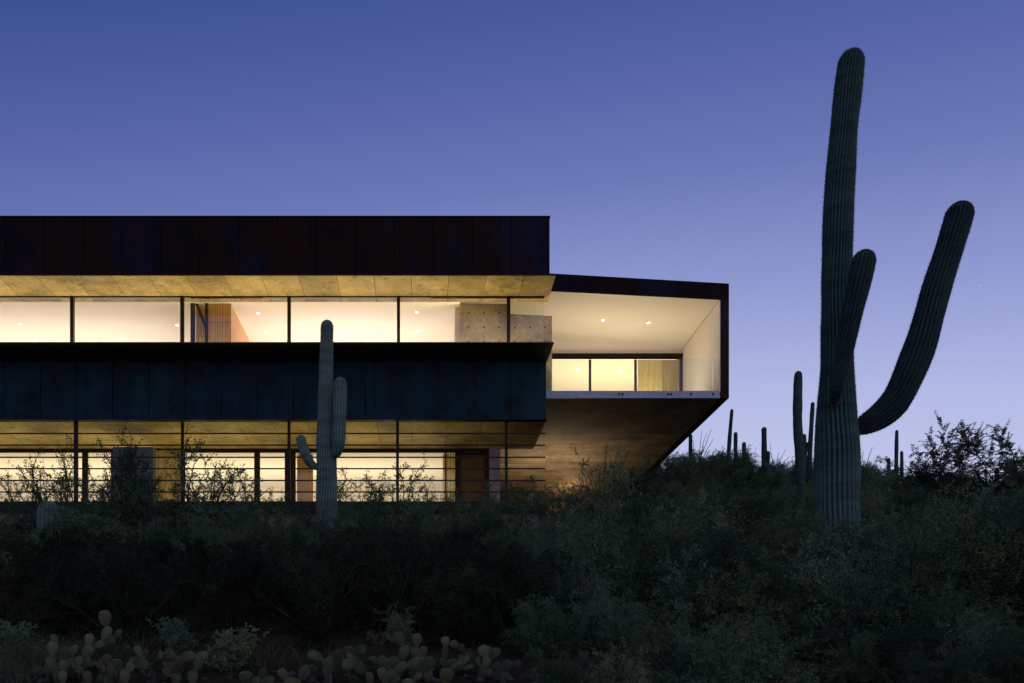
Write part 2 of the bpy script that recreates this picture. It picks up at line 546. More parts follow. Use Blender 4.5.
hb(MB().box(xe + .01, xa(713, 28), 28.035, 28.05, FZ + .008, za(359, 28)), 'glass_balustrade', [M['glass']])
hb(MB().box(xa(713, 28) + .01, XT1 - .004, 28.035, 28.05, FZ + .008, za(359, 28)), 'glass_balustrade', [M['glass']])
# back of the terrace: header, wall above it and sliding doors
YD = 32.06
zh = za(357.5, YD)
hb(MB().prism([(XT0, zh + .13), (XT1 - .002, zh + .13), (XT1 - .002, zc(XT1)), (XT0, zc(XT0) - .003)], YD + .05, YD + .2), 'wall_above_doors', [M['plaster']])
hb(MB().box(XT0, XT1 - .003, YD - .08, YD + .2, zh, zh + .128), 'door_header', [M['frame']])
dx = [2.0, xa(545, YD), xa(590, YD), xa(635.5, YD), xa(681, YD)]
for i in range(len(dx) - 1):
    a, b_ = dx[i], dx[i + 1]
    mb = MB().box(b_ - .045, b_ + .045, YD - .03, YD + .04, FZ + .003, zh - .002)
    mb.box(a + .047, b_ - .047, YD - .02, YD + .03, zh - .05, zh - .002).box(a + .047, b_ - .047, YD - .02, YD + .03, FZ + .003, FZ + .08)
    if i == 3: mb.box(b_ + .045, XT1 - .004, YD - .05, YD + .1, FZ + .003, zh - .002)
    d = hb(mb, 'sliding_door', [M['frame']])
    hb(MB().box(a + .047, b_ - .047, YD, YD + .008, FZ + .082, zh - .052), 'glass_pane', [M['glass']], d)
hb(MB().box(XT0, XT1 - .003, 38, 38.2, FZ + .002, zc(XT0)), 'room_wall', [M['plaster']])


def curtain(x0, x1, y, z0, z1, name='curtain', folds=10, amp=.05, parent=None):
    n = folds * 8
    V, Q = [], []
    for i in range(n + 1):
        x = x0 + (x1 - x0) * i / n
        yy = y + amp * math.sin(i / 8 * 2 * math.pi) + 0.01 * math.sin(i * 1.7)
        V += [(x, yy, z0), (x, yy, z1)]
    for i in range(n): Q.append((2 * i, 2 * i + 2, 2 * i + 3, 2 * i + 1))
    me = mesh_np(name, V, Q)
    o = link(name, me, [M['curtain']], smooth=True)
    o.parent = H
    o.matrix_parent_inverse = Matrix.Translation(-H_off)
    md = o.modifiers.new('s', 'SOLIDIFY'); md.thickness = 0.008
    return o


curtain(xa(638, 32.5), xa(662, 32.5), 32.5, FZ + .03, zh + .1, folds=4, amp=.02)
curtain(xa(662, 32.45), xa(682, 32.45), 32.45, FZ + .03, zh + .1, folds=9, amp=.06)


# downlights
def downlight(px_, py_, z, r=0.045, ztop=None):
    Y = z * F / (CY - py_)
    X = (px_ - CX) / F * Y
    return X, Y


def add_down(X, Y, z, r=.045):
    o = hb(MB().disc((X, Y, z - .001), r + .02, 'z', 16, 0, .006), 'downlight', [M['galv']])
    hb(MB().disc((X, Y, z - .0075), r, 'z', 14, 0, .004), 'lens', [M['lens']], o)


for px_, py_ in ((20, 324), (36, 338), (122, 338.5), (177, 325), (258, 313), (266.5, 332), (417, 312), (417, 331), (-60, 325)):
    X, Y = downlight(px_, py_, CZ_)
    add_down(X, Y, CZ_)
for px_, py_ in ((603, 320), (648.5, 322.5)):
    z = 13.0
    for _ in range(4):
        X, Y = downlight(px_, py_, z); z = zc(X)
    add_down(X, Y, z - .004, .05)
for px_, py_ in ((577.5, 369), (619, 371)):
    z = 13.0
    for _ in range(4):
        X, Y = downlight(px_, py_, z); z = zc(X)
    add_down(X, Y, z - .004, .06)

# lower storey
DZ = za(503, 27.7)
LS = zb
YG = 30.8
hb(MB().box(XL, xb, 27.702, YG, LS, LS + .2).box(XL, xa(500, YG), YG + .001, 43.5, LS, LS + .2), 'lower_soffit', [M['soffit']])
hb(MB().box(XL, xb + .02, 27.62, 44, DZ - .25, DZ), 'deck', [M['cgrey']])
hb(MB().box(XL, xb + .03, 27.58, 27.617, DZ - .3, DZ + .015), 'deck_edge', [M['frame']])
hb(MB().box(XL, xb - .1, 27.9, 28.2, 3.6, DZ - .252), 'retaining_wall', [M['cgrey']])

GH = za(451, YG)
hb(MB().box(XL, xa(489, YG), YG - .05, YG + .08, GH, LS - .002), 'window_head', [M['frame']])
hb(MB().box(XL, xa(500, YG), 36.5, 36.7, DZ + .002, LS - .003), 'room_wall', [M['plaster']])
hb(MB().box(XL, xa(487, YG), YG + .3, 36.5, LS - .03, LS - .004), 'ceiling', [M['plaster']])
hb(MB().box(xa(489.5, YG), xa(500, YG), YG - .1, 43.5, DZ + .002, LS - .003), 'end_wall', [M['cgrey']])


def lower_window(x0, x1, fw0=.05, fw1=.05, glass=True):
    a, b_ = xa(x0, YG), xa(x1, YG)
    mb = MB().box(a, a + fw0, YG - .04, YG + .05, DZ + .003, GH - .002).box(b_ - fw1, b_, YG - .04, YG + .05, DZ + .003, GH - .002)
    mb.box(a + fw0 + .001, b_ - fw1 - .001, YG - .03, YG + .04, GH - .06, GH - .002)
    mb.box(a + fw0 + .001, b_ - fw1 - .001, YG - .03, YG + .04, DZ + .003, DZ + .09)
    w = hb(mb, 'window', [M['frame']])
    hb(MB().box(a + fw0 + .001, b_ - fw1 - .001, YG, YG + .008, DZ + .092, GH - .062), 'glass_pane', [M['glass']], w)
    return w


for a, b_, f0, f1 in ((-240, -130, .08, .08), (-130, -24, .08, .08), (-24, 83, .05, .02), (83, 113, .18, .06), (183, 255, .06, .02), (255, 286, .18, .04), (286, 318, .35, .03), (318, 446, .03, .03), (446, 456, .02, .02)):
    lower_window(a, b_ - .06, f0, f1)
hb(MB().box(xa(113, 28.6), xa(153, 28.6), 28.6, 28.9, DZ + .003, za(447, 28.6)), 'steel_panel', [mat_simple('grey_steel_panel', (.085, .095, .095), .8, 0, .3, 6)], label='dark panel standing between the lower windows')
hb(MB().box(xa(153, YG) + .003, xa(182.8, YG), YG - .1, YG + .05, DZ + .003, GH - .003), 'concrete_panel', [M['soffit']])
# dark framed door at the right end
a, b_ = xa(455, YG), xa(489, YG)
d = hb(MB().box(a, a + .17, YG - .12, YG + .05, DZ + .003, GH - .003).box(b_ - .15, b_, YG - .12, YG + .05, DZ + .003, GH - .003).box(a + .171, b_ - .151, YG - .12, YG + .05, GH - .15, GH - .003), 'door', [M['frame']])
m_dk = mat_simple('smoked_door_panel', (0.10, 0.055, 0.018), 0.6, 0, 0.35, 2)
m_dk.node_tree.nodes['Principled BSDF'].inputs['Specular IOR Level'].default_value = .1
hb(MB().box(a + .171, b_ - .151, YG - .02, YG + .02, DZ + .003, GH - .152), 'door_leaf', [m_dk], d)
curtain(xa(443, YG + .3), xa(457, YG + .3), YG + .3, DZ + .03, GH, folds=5, amp=.04)
hb(MB().box(xa(297, 31.5), xa(313, 31.5), 31.5, 31.56, DZ + .003, LS - .04), 'timber_panel', [M['wood']])
# end wall far back under the terrace
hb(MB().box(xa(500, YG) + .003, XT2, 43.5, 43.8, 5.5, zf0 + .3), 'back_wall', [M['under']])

# railing of thin horizontal steel bars on posts
RL = hb(MB().box(XL, xb - .012, 27.712, 27.728, DZ + .03, DZ + .06), 'railing', [M['frame']])
for y_ in (433.5, 445.2, 457.3, 468.7, 480.5, 492.0):
    z = za(y_, 27.7)
    hb(MB().box(XL, xb - .01, 27.69, 27.71, z - .022, z + .022), 'rail', [M['frame']], RL)
for x_ in (-143, -34, 76, 182.5, 289, 397.5, 506.3):
    X = xa(x_, 27.75)
    w_ = .06 if x_ > 70 and x_ < 80 else .045
    hb(MB().box(X - w_, X + w_, 27.712, 27.80, DZ + .002, LS - .002), 'post', [M['frame']], RL)


# ------------------------------------------------------------------ light of the house: added fill panels and the undercroft lamps
def area(name, loc, sx, sy, power, up=True, color=(1.0, 0.80, 0.55), spread=180):
    l = bpy.data.lights.new(name, 'AREA')
    l.shape = 'RECTANGLE'; l.size = sx; l.size_y = sy
    l.energy = power; l.color = color
    l.spread = R(spread)
    o = bpy.data.objects.new(name, l)
    o.location = loc
    if up: o.rotation_euler = (math.pi, 0, 0)
    COL.objects.link(o)
    return o


WARM = (1.0, 0.80, 0.55)
WR = (1.0, .83, .70)
area('room_fill', (-14.5, 31.2, FZ + .3), 12, 4, 410, color=WR)  # room panels at floor level are added to brighten the ceilings
area('room_fill', (-3, 31.2, FZ + .3), 6.5, 4, 225, color=WR)
area('room_fill', (-3, 30, FZ + .15), 6.5, 1, 55, color=WR)
area('terrace_fill', (6.6, 30.2, FZ + .05), 5.0, 1.4, 96, color=(1, .79, .52))  # added uplight hidden behind the slab edge, brightens the terrace
area('living_fill', (7.0, 34.6, FZ + .2), 5, 2.8, 250, color=(1, .80, .48))  # added floor-level fill for the room behind the sliding doors
area('lower_room_fill', (-9.5, 33.5, DZ + .2), 22, 2, 560, color=(1, .82, .56))  # added floor-level fill for the lower rooms
area('soffit_fill', (-9.2, 27.15, cz + .03), 25, .2, 330, color=(1, .76, .34))  # strip added on the canopy to brighten the upper soffit
area('deck_fill', (-10, 29.3, DZ + .06), 21, .5, 130, color=(1, .78, .17))  # strip added on the deck to brighten the lower soffit
l = bpy.data.lights.new('undercroft_lamp', 'POINT'); l.energy = 110; l.color = (1, .60, .25); l.shadow_soft_size = .12
o = bpy.data.objects.new('undercroft_lamp', l); o.location = (7.2, 40.5, 8.75); COL.objects.link(o)
l = bpy.data.lights.new('undercroft_lamp', 'SPOT'); l.energy = 620; l.color = (1, .70, .37); l.shadow_soft_size = .2; l.spot_size = R(150); l.spot_blend = 1
o = bpy.data.objects.new('undercroft_lamp', l); o.rotation_euler = (math.pi, 0, 0); o.location = (5.2, 35.5, 6.7); COL.objects.link(o)


o = area('wall_fill', (2.3, 27.86, 10.3), 2.3, .08, 80, color=(1, .80, .46)); o.rotation_euler = (math.pi + R(20), 0, 0)  # added strip that brightens the concrete wall
o = area('wall_fill', (-7.1, 27.8, 10.3), 1.6, .08, 30, color=(1, .80, .5)); o.rotation_euler = (math.pi + R(20), 0, 0)  # added strip that brightens the timber screen

# ------------------------------------------------------------------ cacti
def catmull(P, n):
    P = np.array(P, float)
    t = np.linspace(0, len(P) - 1, n)
    out = []
    for u in t:
        i = min(int(u), len(P) - 2); f = u - i
        p0 = P[max(i - 1, 0)]; p1 = P[i]; p2 = P[i + 1]; p3 = P[min(i + 2, len(P) - 1)]
        out.append(0.5 * (2 * p1 + (p2 - p0) * f + (2 * p0 - 5 * p1 + 4 * p2 - p3) * f * f + (3 * p1 - p0 - 3 * p2 + p3) * f ** 3))
    return np.array(out)


def column(name, pts, radii, ribs, rings, mat, parent, depth=0.13, per=6, wob=0.02, spines=True, sp_step=0.05, sp_len=0.028, seed=0):
    """a ribbed column along a path; the tip is a dome"""
    rg = np.random.default_rng(seed)
    A = np.column_stack([np.array([list(p) for p in pts]), np.array(radii)])
    # resample to even steps
    C = catmull(A, 400)
    L = np.concatenate([[0], np.cumsum(np.linalg.norm(np.diff(C[:, :3], axis=0), axis=1))])
    q = np.linspace(0, L[-1], rings)
    # finer rings close to the tip
    q = L[-1] * (1 - (1 - q / L[-1]) ** 1.0)
    rt = radii[-1]
    tip = L[-1] - rt * 1.25
    q = np.concatenate([q[q < tip], tip + rt * 1.25 * np.sin(np.linspace(0, math.pi / 2, 10))])
    S = np.column_stack([np.interp(q, L, C[:, k]) for k in range(4)])
    D = np.gradient(S[:, :3], q + np.arange(len(q)) * 1e-9, axis=0)
    D /= np.linalg.norm(D, axis=1)[:, None]
    ref = np.array([0.0, -1.0, 0.0])
    nper = ribs * per
    th = np.arange(nper) / nper * 2 * math.pi
    cr = np.abs(np.cos(th * ribs / 2)) ** 0.75
    prof = 1 - depth * (1 - cr)
    V = []; rib = []
    lump = np.interp(np.arange(nper), np.linspace(0, nper, 9), rg.normal(size=9) * .8)
    for k in range(len(q)):
        d = D[k]
        u = np.cross(ref, d); u /= np.linalg.norm(u)
        w = np.cross(d, u)
        r = S[k, 3] * (1 + wob * math.sin(q[k] * 3.1 + seed) + wob * 1.1 * math.sin(q[k] * 6.3 + 2 * seed + math.sin(q[k] * 1.3)) + rg.normal() * wob * .25)
        if q[k] > tip:
            f = (q[k] - tip) / (rt * 1.25)
            r *= math.sqrt(max(0.0, 1 - f * f)) + 0.02
        tw = th + .10 * math.sin(q[k] * .9 + seed) + lump * .05 * math.sin(q[k] * 3.7)
        pr = prof * (1 + .022 * lump * np.cos(q[k] * 5.1 + th * 3))
        V.append(S[k, :3] + np.outer(np.cos(tw) * pr * r, u) + np.outer(np.sin(tw) * pr * r, w))
        rib.append(cr)
    V = np.concatenate(V); rib = np.concatenate(rib)
    n = len(q)
    I = np.arange(nper); J = (I + 1) % nper
    Q = np.concatenate([np.column_stack([k * nper + I, k * nper + J, (k + 1) * nper + J, (k + 1) * nper + I]) for k in range(n - 1)])
    org = np.array(parent.location) if parent else np.zeros(3)
    me = mesh_np(name, V - org, Q)
    at_ = me.attributes.new('rib', 'FLOAT', 'POINT'); at_.data.foreach_set('value', rib.astype(np.float32))
    o = link(name, me, [mat], parent, smooth=True)
    if spines:
        SV = []; SF = []
        Vr = V.reshape(n, nper, 3)
        m_ = int(L[-1] / sp_step)
        for j in range(ribs):
            col = Vr[:, j * per, :]
            for t in range(m_):
                s_ = (t + rg.random() * .6) * sp_step
                kk = np.searchsorted(q, s_) - 1
                if kk < 0 or kk >= n - 1: continue
                f = (s_ - q[kk]) / (q[kk + 1] - q[kk] + 1e-9)
                p = col[kk] * (1 - f) + col[kk + 1] * f
                c = S[kk, :3] * (1 - f) + S[kk + 1, :3] * f
                out = p - c; out /= (np.linalg.norm(out) + 1e-9)
                for a in range(4):
                    dd = out * 0.8 + rg.normal(size=3) * .6; dd /= np.linalg.norm(dd)
                    side = np.cross(dd, rg.normal(size=3)); side /= np.linalg.norm(side)
                    b0 = len(SV)
                    SV += [p + side * .0028, p - side * .0028, p + dd * sp_len * rg.uniform(.6, 1.2)]
                    SF.append((b0, b0 + 1, b0 + 2))
        sm = mesh_np('spines', np.array(SV) - org, SF)
        so = link('spines', sm, [M['spine']], parent)
    return o


def ground_at(X, Y): return terrain(X, Y)


# the tall saguaro on the right
Ys = 14.0
root = empty('saguaro', (xa(837, Ys), Ys, ground_at(xa(837, Ys), Ys)))
tag(root, 'tall dark saguaro with one long arm sweeping right and a short arm in front', 'cactus', 'saguaro cacti')
T_ = [(837, 575, 40), (837, 540, 42), (837, 490, 42), (837, 450, 41.5), (836.5, 425, 39), (836.5, 400, 35), (837, 370, 31.5), (837, 325, 29), (837, 280, 28.6), (838.5, 210, 28), (843, 140, 26), (847.5, 95, 25.6), (850.5, 68, 25), (853, 50, 24)]
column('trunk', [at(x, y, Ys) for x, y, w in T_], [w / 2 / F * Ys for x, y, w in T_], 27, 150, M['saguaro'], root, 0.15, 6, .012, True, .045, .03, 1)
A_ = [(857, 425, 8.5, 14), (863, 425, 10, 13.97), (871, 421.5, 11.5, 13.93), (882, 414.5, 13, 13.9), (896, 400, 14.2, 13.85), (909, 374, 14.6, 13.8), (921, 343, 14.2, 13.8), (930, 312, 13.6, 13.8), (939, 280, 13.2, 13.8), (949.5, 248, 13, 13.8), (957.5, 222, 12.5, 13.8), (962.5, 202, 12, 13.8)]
column('arm', [at(x, y, Y) for x, y, w, Y in A_], [w / F * Ys for x, y, w, Y in A_], 21, 100, M['saguaro_shade'], root, 0.15, 6, .015, True, .045, .03, 2)
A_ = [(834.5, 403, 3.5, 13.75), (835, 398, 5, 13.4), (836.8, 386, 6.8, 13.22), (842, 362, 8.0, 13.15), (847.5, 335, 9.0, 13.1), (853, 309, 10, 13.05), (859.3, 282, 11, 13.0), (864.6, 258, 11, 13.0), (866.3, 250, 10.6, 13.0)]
column('arm', [at(x, y, Y) for x, y, w, Y in A_], [w / F * 13.2 for x, y, w, Y in A_], 18, 70, M['saguaro_shade'], root, 0.16, 6, .015, True, .045, .03, 3)

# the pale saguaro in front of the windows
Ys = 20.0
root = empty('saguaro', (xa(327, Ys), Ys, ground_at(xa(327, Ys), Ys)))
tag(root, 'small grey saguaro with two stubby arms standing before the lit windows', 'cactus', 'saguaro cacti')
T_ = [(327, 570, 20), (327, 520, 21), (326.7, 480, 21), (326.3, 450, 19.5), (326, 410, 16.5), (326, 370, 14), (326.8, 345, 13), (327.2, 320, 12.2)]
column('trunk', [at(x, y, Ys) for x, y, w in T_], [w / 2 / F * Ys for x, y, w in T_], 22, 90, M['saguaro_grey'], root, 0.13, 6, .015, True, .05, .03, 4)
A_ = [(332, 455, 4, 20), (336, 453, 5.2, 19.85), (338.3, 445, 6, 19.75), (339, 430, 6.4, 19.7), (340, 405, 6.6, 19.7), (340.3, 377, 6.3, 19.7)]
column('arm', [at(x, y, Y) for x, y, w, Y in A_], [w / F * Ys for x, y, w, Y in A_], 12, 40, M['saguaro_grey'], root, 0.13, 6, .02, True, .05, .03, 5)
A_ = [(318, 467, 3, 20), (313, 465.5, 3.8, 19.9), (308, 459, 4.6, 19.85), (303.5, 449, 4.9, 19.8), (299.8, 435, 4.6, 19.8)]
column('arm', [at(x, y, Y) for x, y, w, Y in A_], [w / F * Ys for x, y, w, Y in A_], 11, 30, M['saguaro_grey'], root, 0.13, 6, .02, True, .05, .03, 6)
# a young saguaro, only its top shows
Ys = 17.0
X = xa(49, Ys)
root = empty('saguaro', (X, Ys, ground_at(X, Ys)))
tag(root, 'rounded top of a young grey saguaro above the shrubs at far left', 'cactus', 'saguaro cacti')
column('trunk', [Vector((X, Ys, ground_at(X, Ys) - .1)), Vector((X, Ys, 3.0)), at(49, 501, Ys)], [.2, .23, .23], 15, 40, M['saguaro_grey'], root, .14, 6, .01, True, .05, .03, 7)

# saguaros on the hill
far = [
    ([(801, 500, 8.5), (800, 460, 9), (797.5, 420, 9), (798.3, 371, 8)], 30, [], 'thick dark saguaro without arms just left of the tall one'),
    ([(808.5, 490, 4.5), (810, 450, 4.6), (812.8, 402, 3.8)], 38, [], 'slim saguaro leaning right, in the gap before the tall one'),
    ([(805, 490, 5.5), (804.5, 470, 5.5), (804, 434, 4.5)], 42, [[(805, 452, 2), (807.5, 448, 2), (808, 442, 1.8)]], 'short saguaro with a nub, squeezed between two taller ones'),
    ([(764.5, 485, 5), (764.3, 460, 5.5), (764, 427, 5)], 40, [[(765, 466, 2), (767.6, 462, 2), (768, 451, 2)]], 'single upright saguaro with a low bump, midway along the ridge'),
    ([(727.5, 500, 3.8), (728, 470, 4), (729.5, 440, 3.8), (732, 409, 3.2)], 38, [], 'thin saguaro leaning right, beside the corner of the terrace'),
    ([(735.6, 480, 4), (735.6, 432, 3.6)], 42, [], 'medium thin saguaro second from the terrace corner'),
    ([(743.8, 475, 4), (744, 442, 3.8)], 46, [], 'lowest thin saguaro of the three beside the terrace corner'),
    ([(690.5, 485, 4), (690.5, 434, 3.8)], 42, [], 'dim saguaro just below the sloping underside of the terrace'),
    ([(782, 495, 4.5), (782, 464, 4)], 40, [], 'small dim saguaro sunk in the shrubs left of the thick one'),
    ([(896, 500, 3.8), (896.3, 460, 3.8), (896.8, 430, 3)], 44, [[(896, 482, 1.6), (890, 480, 1.7), (888.8, 472, 1.7), (888.8, 458, 1.5)], [(896, 480, 1.6), (901, 477, 1.7), (901.8, 468, 1.6), (901.6, 451, 1.4)]], 'distant three-pronged saguaro on the ridge to the right'),
    ([(948, 505, 6), (948, 472, 5)], 36, [], 'stubby saguaro left of the feathery tree'),
    ([(997, 505, 4.5), (997, 468, 4)], 36, [], 'saguaro half hidden inside the feathery tree'),
]
for i, (tr_, Y, arms, lab) in enumerate(far):
    x0 = tr_[0][0]
    X = xa(x0, Y)
    gz = ground_at(X, Y)
    root = empty('saguaro', (X, Y, gz))
    tag(root, lab, 'cactus', 'saguaro cacti')
    pts = [at(x, y, Y) for x, y, w in tr_]
    rad = [w / 2 / F * Y for x, y, w in tr_]
    if pts[0].z > gz - .2:
        pts = [Vector((X, Y, gz - .2))] + pts; rad = [rad[0]] + rad
    column('trunk', pts, rad, 13, 50, M['saguaro_far'], root, .16, 4, .03, False, seed=i + 20)
    for arm in arms:
        column('arm', [at(x, y, Y - .1) for x, y, w in arm], [w / F * Y for x, y, w in arm], 9, 24, M['saguaro_far'], root, .16, 4, .03, False, seed=i + 40)


# ------------------------------------------------------------------ shrubs
def tubes(segs, r0, r1, sides=3):
    """segs (n,2,3) start/end; r0,r1 arrays -> verts, quads"""
    segs = np.asarray(segs, float); n = len(segs)
    d = segs[:, 1] - segs[:, 0]
    d /= (np.linalg.norm(d, axis=1)[:, None] + 1e-9)
    ref = np.tile(np.array([0.31, 0.77, 0.22]), (n, 1))
    u = np.cross(d, ref); u /= (np.linalg.norm(u, axis=1)[:, None] + 1e-9)
    w = np.cross(d, u)
    V = np.zeros((n, 2, sides, 3))
    for s in range(sides):
        a = 2 * math.pi * s / sides
        off = math.cos(a) * u + math.sin(a) * w
        V[:, 0, s] = segs[:, 0] + off * np.asarray(r0)[:, None]
        V[:, 1, s] = segs[:, 1] + off * np.asarray(r1)[:, None]
    base = (np.arange(n) * 2 * sides)[:, None]
    Q = []
    for s in range(sides):
        t = (s + 1) % sides
        Q.append(np.concatenate([base + s, base + t, base + sides + t, base + sides + s], axis=1))
    return V.reshape(-1, 3), np.concatenate(Q)


def leaves(P, D, L, W, rg, spread=0.9):
    """rhombic leaves at P, roughly along D"""
    n = len(P)
    d = D + rg.normal(size=(n, 3)) * spread
    d /= np.linalg.norm(d, axis=1)[:, None]
    s = np.cross(d, rg.normal(size=(n, 3)))
    s /= np.linalg.norm(s, axis=1)[:, None]
    L = (L * rg.uniform(.6, 1.3, n))[:, None]; W = (W * rg.uniform(.7, 1.2, n))[:, None]
    V = np.stack([P, P + d * L * .45 + s * W, P + d * L, P + d * L * .45 - s * W], axis=1).reshape(-1, 3)
    Q = np.arange(4 * n).reshape(n, 4)
    return V, Q


def bush_data(seed, nst=16, ntw=9, nsub=4, nleaf=14, L=.028, W=.006, spread_ang=1.1, droop=.15, twig=.22, airy=0.0, width=1.0):
    rg = np.random.default_rng(seed)
    segs, r0, r1 = [], [], []
    P, D = [], []

    def path(p, d, length, n, curl, rr):
        pts = [p]
        for k in range(n):
            d = d + rg.normal(size=3) * curl + np.array([0, 0, 0.06 - droop * k / n])
            d = d / np.linalg.norm(d)
            p = p + d * length / n
            pts.append(p)
        for k in range(n):
            segs.append((pts[k], pts[k + 1])); r0.append(rr * (1 - .7 * k / n)); r1.append(rr * (1 - .7 * (k + 1) / n))
        return np.array(pts), d

    for i in range(nst):
        az = rg.uniform(0, 2 * math.pi)
        el = abs(rg.normal()) * spread_ang * .55
        el = min(el, 1.35)
        d = np.array([math.sin(el) * math.cos(az) * width, math.sin(el) * math.sin(az) * width, math.cos(el)])
        d /= np.linalg.norm(d)
        ln = rg.uniform(.72, 1.05) * (1 - .22 * min(1, el))
        pts, _ = path(np.array([rg.normal() * .05, rg.normal() * .05, -.05]), d, ln, 7, .13, .012)
        for j in range(ntw):
            u = rg.uniform(.22 + airy * .2, 1.0)
            k = min(int(u * 7), 6); f = u * 7 - k
            p = pts[k] * (1 - f) + pts[k + 1] * f
            dd = (pts[k + 1] - pts[k]); dd /= np.linalg.norm(dd)
            d2 = dd * .7 + rg.normal(size=3) * .75; d2[2] += .15; d2 /= np.linalg.norm(d2)
            tp, _ = path(p, d2, twig * rg.uniform(.6, 1.3), 3, .2, .0045)
            for m_ in range(nsub):
                u2 = rg.uniform(.1, 1); k2 = min(int(u2 * 3), 2)
                p2 = tp[k2] + (tp[k2 + 1] - tp[k2]) * (u2 * 3 - k2)
                d3 = (tp[k2 + 1] - tp[k2]); d3 /= np.linalg.norm(d3)
                d3 = d3 + rg.normal(size=3) * .7; d3 /= np.linalg.norm(d3)
                l3 = twig * .5 * rg.uniform(.5, 1.2)
                segs.append((p2, p2 + d3 * l3)); r0.append(.002); r1.append(.0012)
                t = rg.uniform(0, 1, nleaf)[:, None]
                P.append(p2 + d3 * l3 * t + rg.normal(size=(nleaf, 3)) * .012)
                D.append(np.tile(d3, (nleaf, 1)))
    P = np.concatenate(P); D = np.concatenate(D)
    lv, lq = leaves(P, D, L, W, rg)
    sv, sq = tubes(segs, r0, r1)
    # settle to unit height
    h = np.percentile(lv[:, 2], 99.7)
    return lv / h, lq, sv / h, sq


PROTO = {}
def proto(key, leafmat, **kw):
    lv, lq, sv, sq = bush_data(**kw)
    a = mesh_np(key + '_foliage', lv, lq); a.materials.append(M[leafmat])
    b_ = mesh_np(key + '_stems', sv, sq); b_.materials.append(M['bark'])
    PROTO[key] = (a, b_, lv, lq, sv, sq)


proto('creosote_a', 'leaf', seed=1, nst=20, ntw=10, nsub=5, nleaf=14, L=.026, W=.0055)
proto('creosote_b', 'leaf', seed=2, nst=18, ntw=10, nsub=5, nleaf=15, L=.028, W=.006, width=1.4)
proto('wispy_a', 'leaf_pale', seed=3, nst=22, ntw=10, nsub=5, nleaf=13, L=.034, W=.0042, twig=.26, droop=.3, width=1.3)
proto('wispy_b', 'leaf', seed=4, nst=20, ntw=11, nsub=5, nleaf=13, L=.034, W=.0045, twig=.28, droop=.35, width=1.5)
proto('open_a', 'leaf', seed=5, nst=12, ntw=7, nsub=4, nleaf=11, L=.026, W=.0065, airy=1, twig=.2, spread_ang=.8)
proto('open_b', 'leaf', seed=6, nst=10, ntw=6, nsub=3, nleaf=9, L=.024, W=.006, airy=1.5, twig=.2, spread_ang=.7, width=.8)
M['leaf_shade'] = mat_leaf('shaded_shrub_leaf', (0.008, 0.014, 0.011), (0.014, 0.022, 0.018), (0.028, 0.036, 0.026))  # leaf colour darkened to stand in for shade in the hollow
proto('zshade', 'leaf_shade', seed=21, nst=20, ntw=10, nsub=5, nleaf=14, L=.03, W=.006, width=1.2)
proto('low', 'leaf_pale', seed=8, nst=22, ntw=8, nsub=4, nleaf=12, L=.05, W=.012, twig=.3, spread_ang=1.5, width=1.3)


def shrub(key, X, Y, height, label, name='desert_shrub', cat='shrub', group='shrubs on the bank', wide=1.0, dz=0.0, rot=None):
    root = empty(name, (X, Y, ground_at(X, Y) + dz))
    root.scale = (height * wide, height * wide, height)
    root.rotation_euler = (0, 0, random.uniform(0, 6.28) if rot is None else rot)
    tag(root, label, cat, group)
    a, b_ = PROTO[key][:2]
    for nm, me in (('foliage', a), ('stems', b_)):
        o = bpy.data.objects.new(nm, me); COL.objects.link(o); o.parent = root
    return root


def shrub_px(key, x, ytop, Y, label, wide=1.0, **kw):
    X = xa(x, Y)
    h = za(ytop, Y) - ground_at(X, Y)
    return shrub(key, X, Y, h, label, wide=wide, **kw)


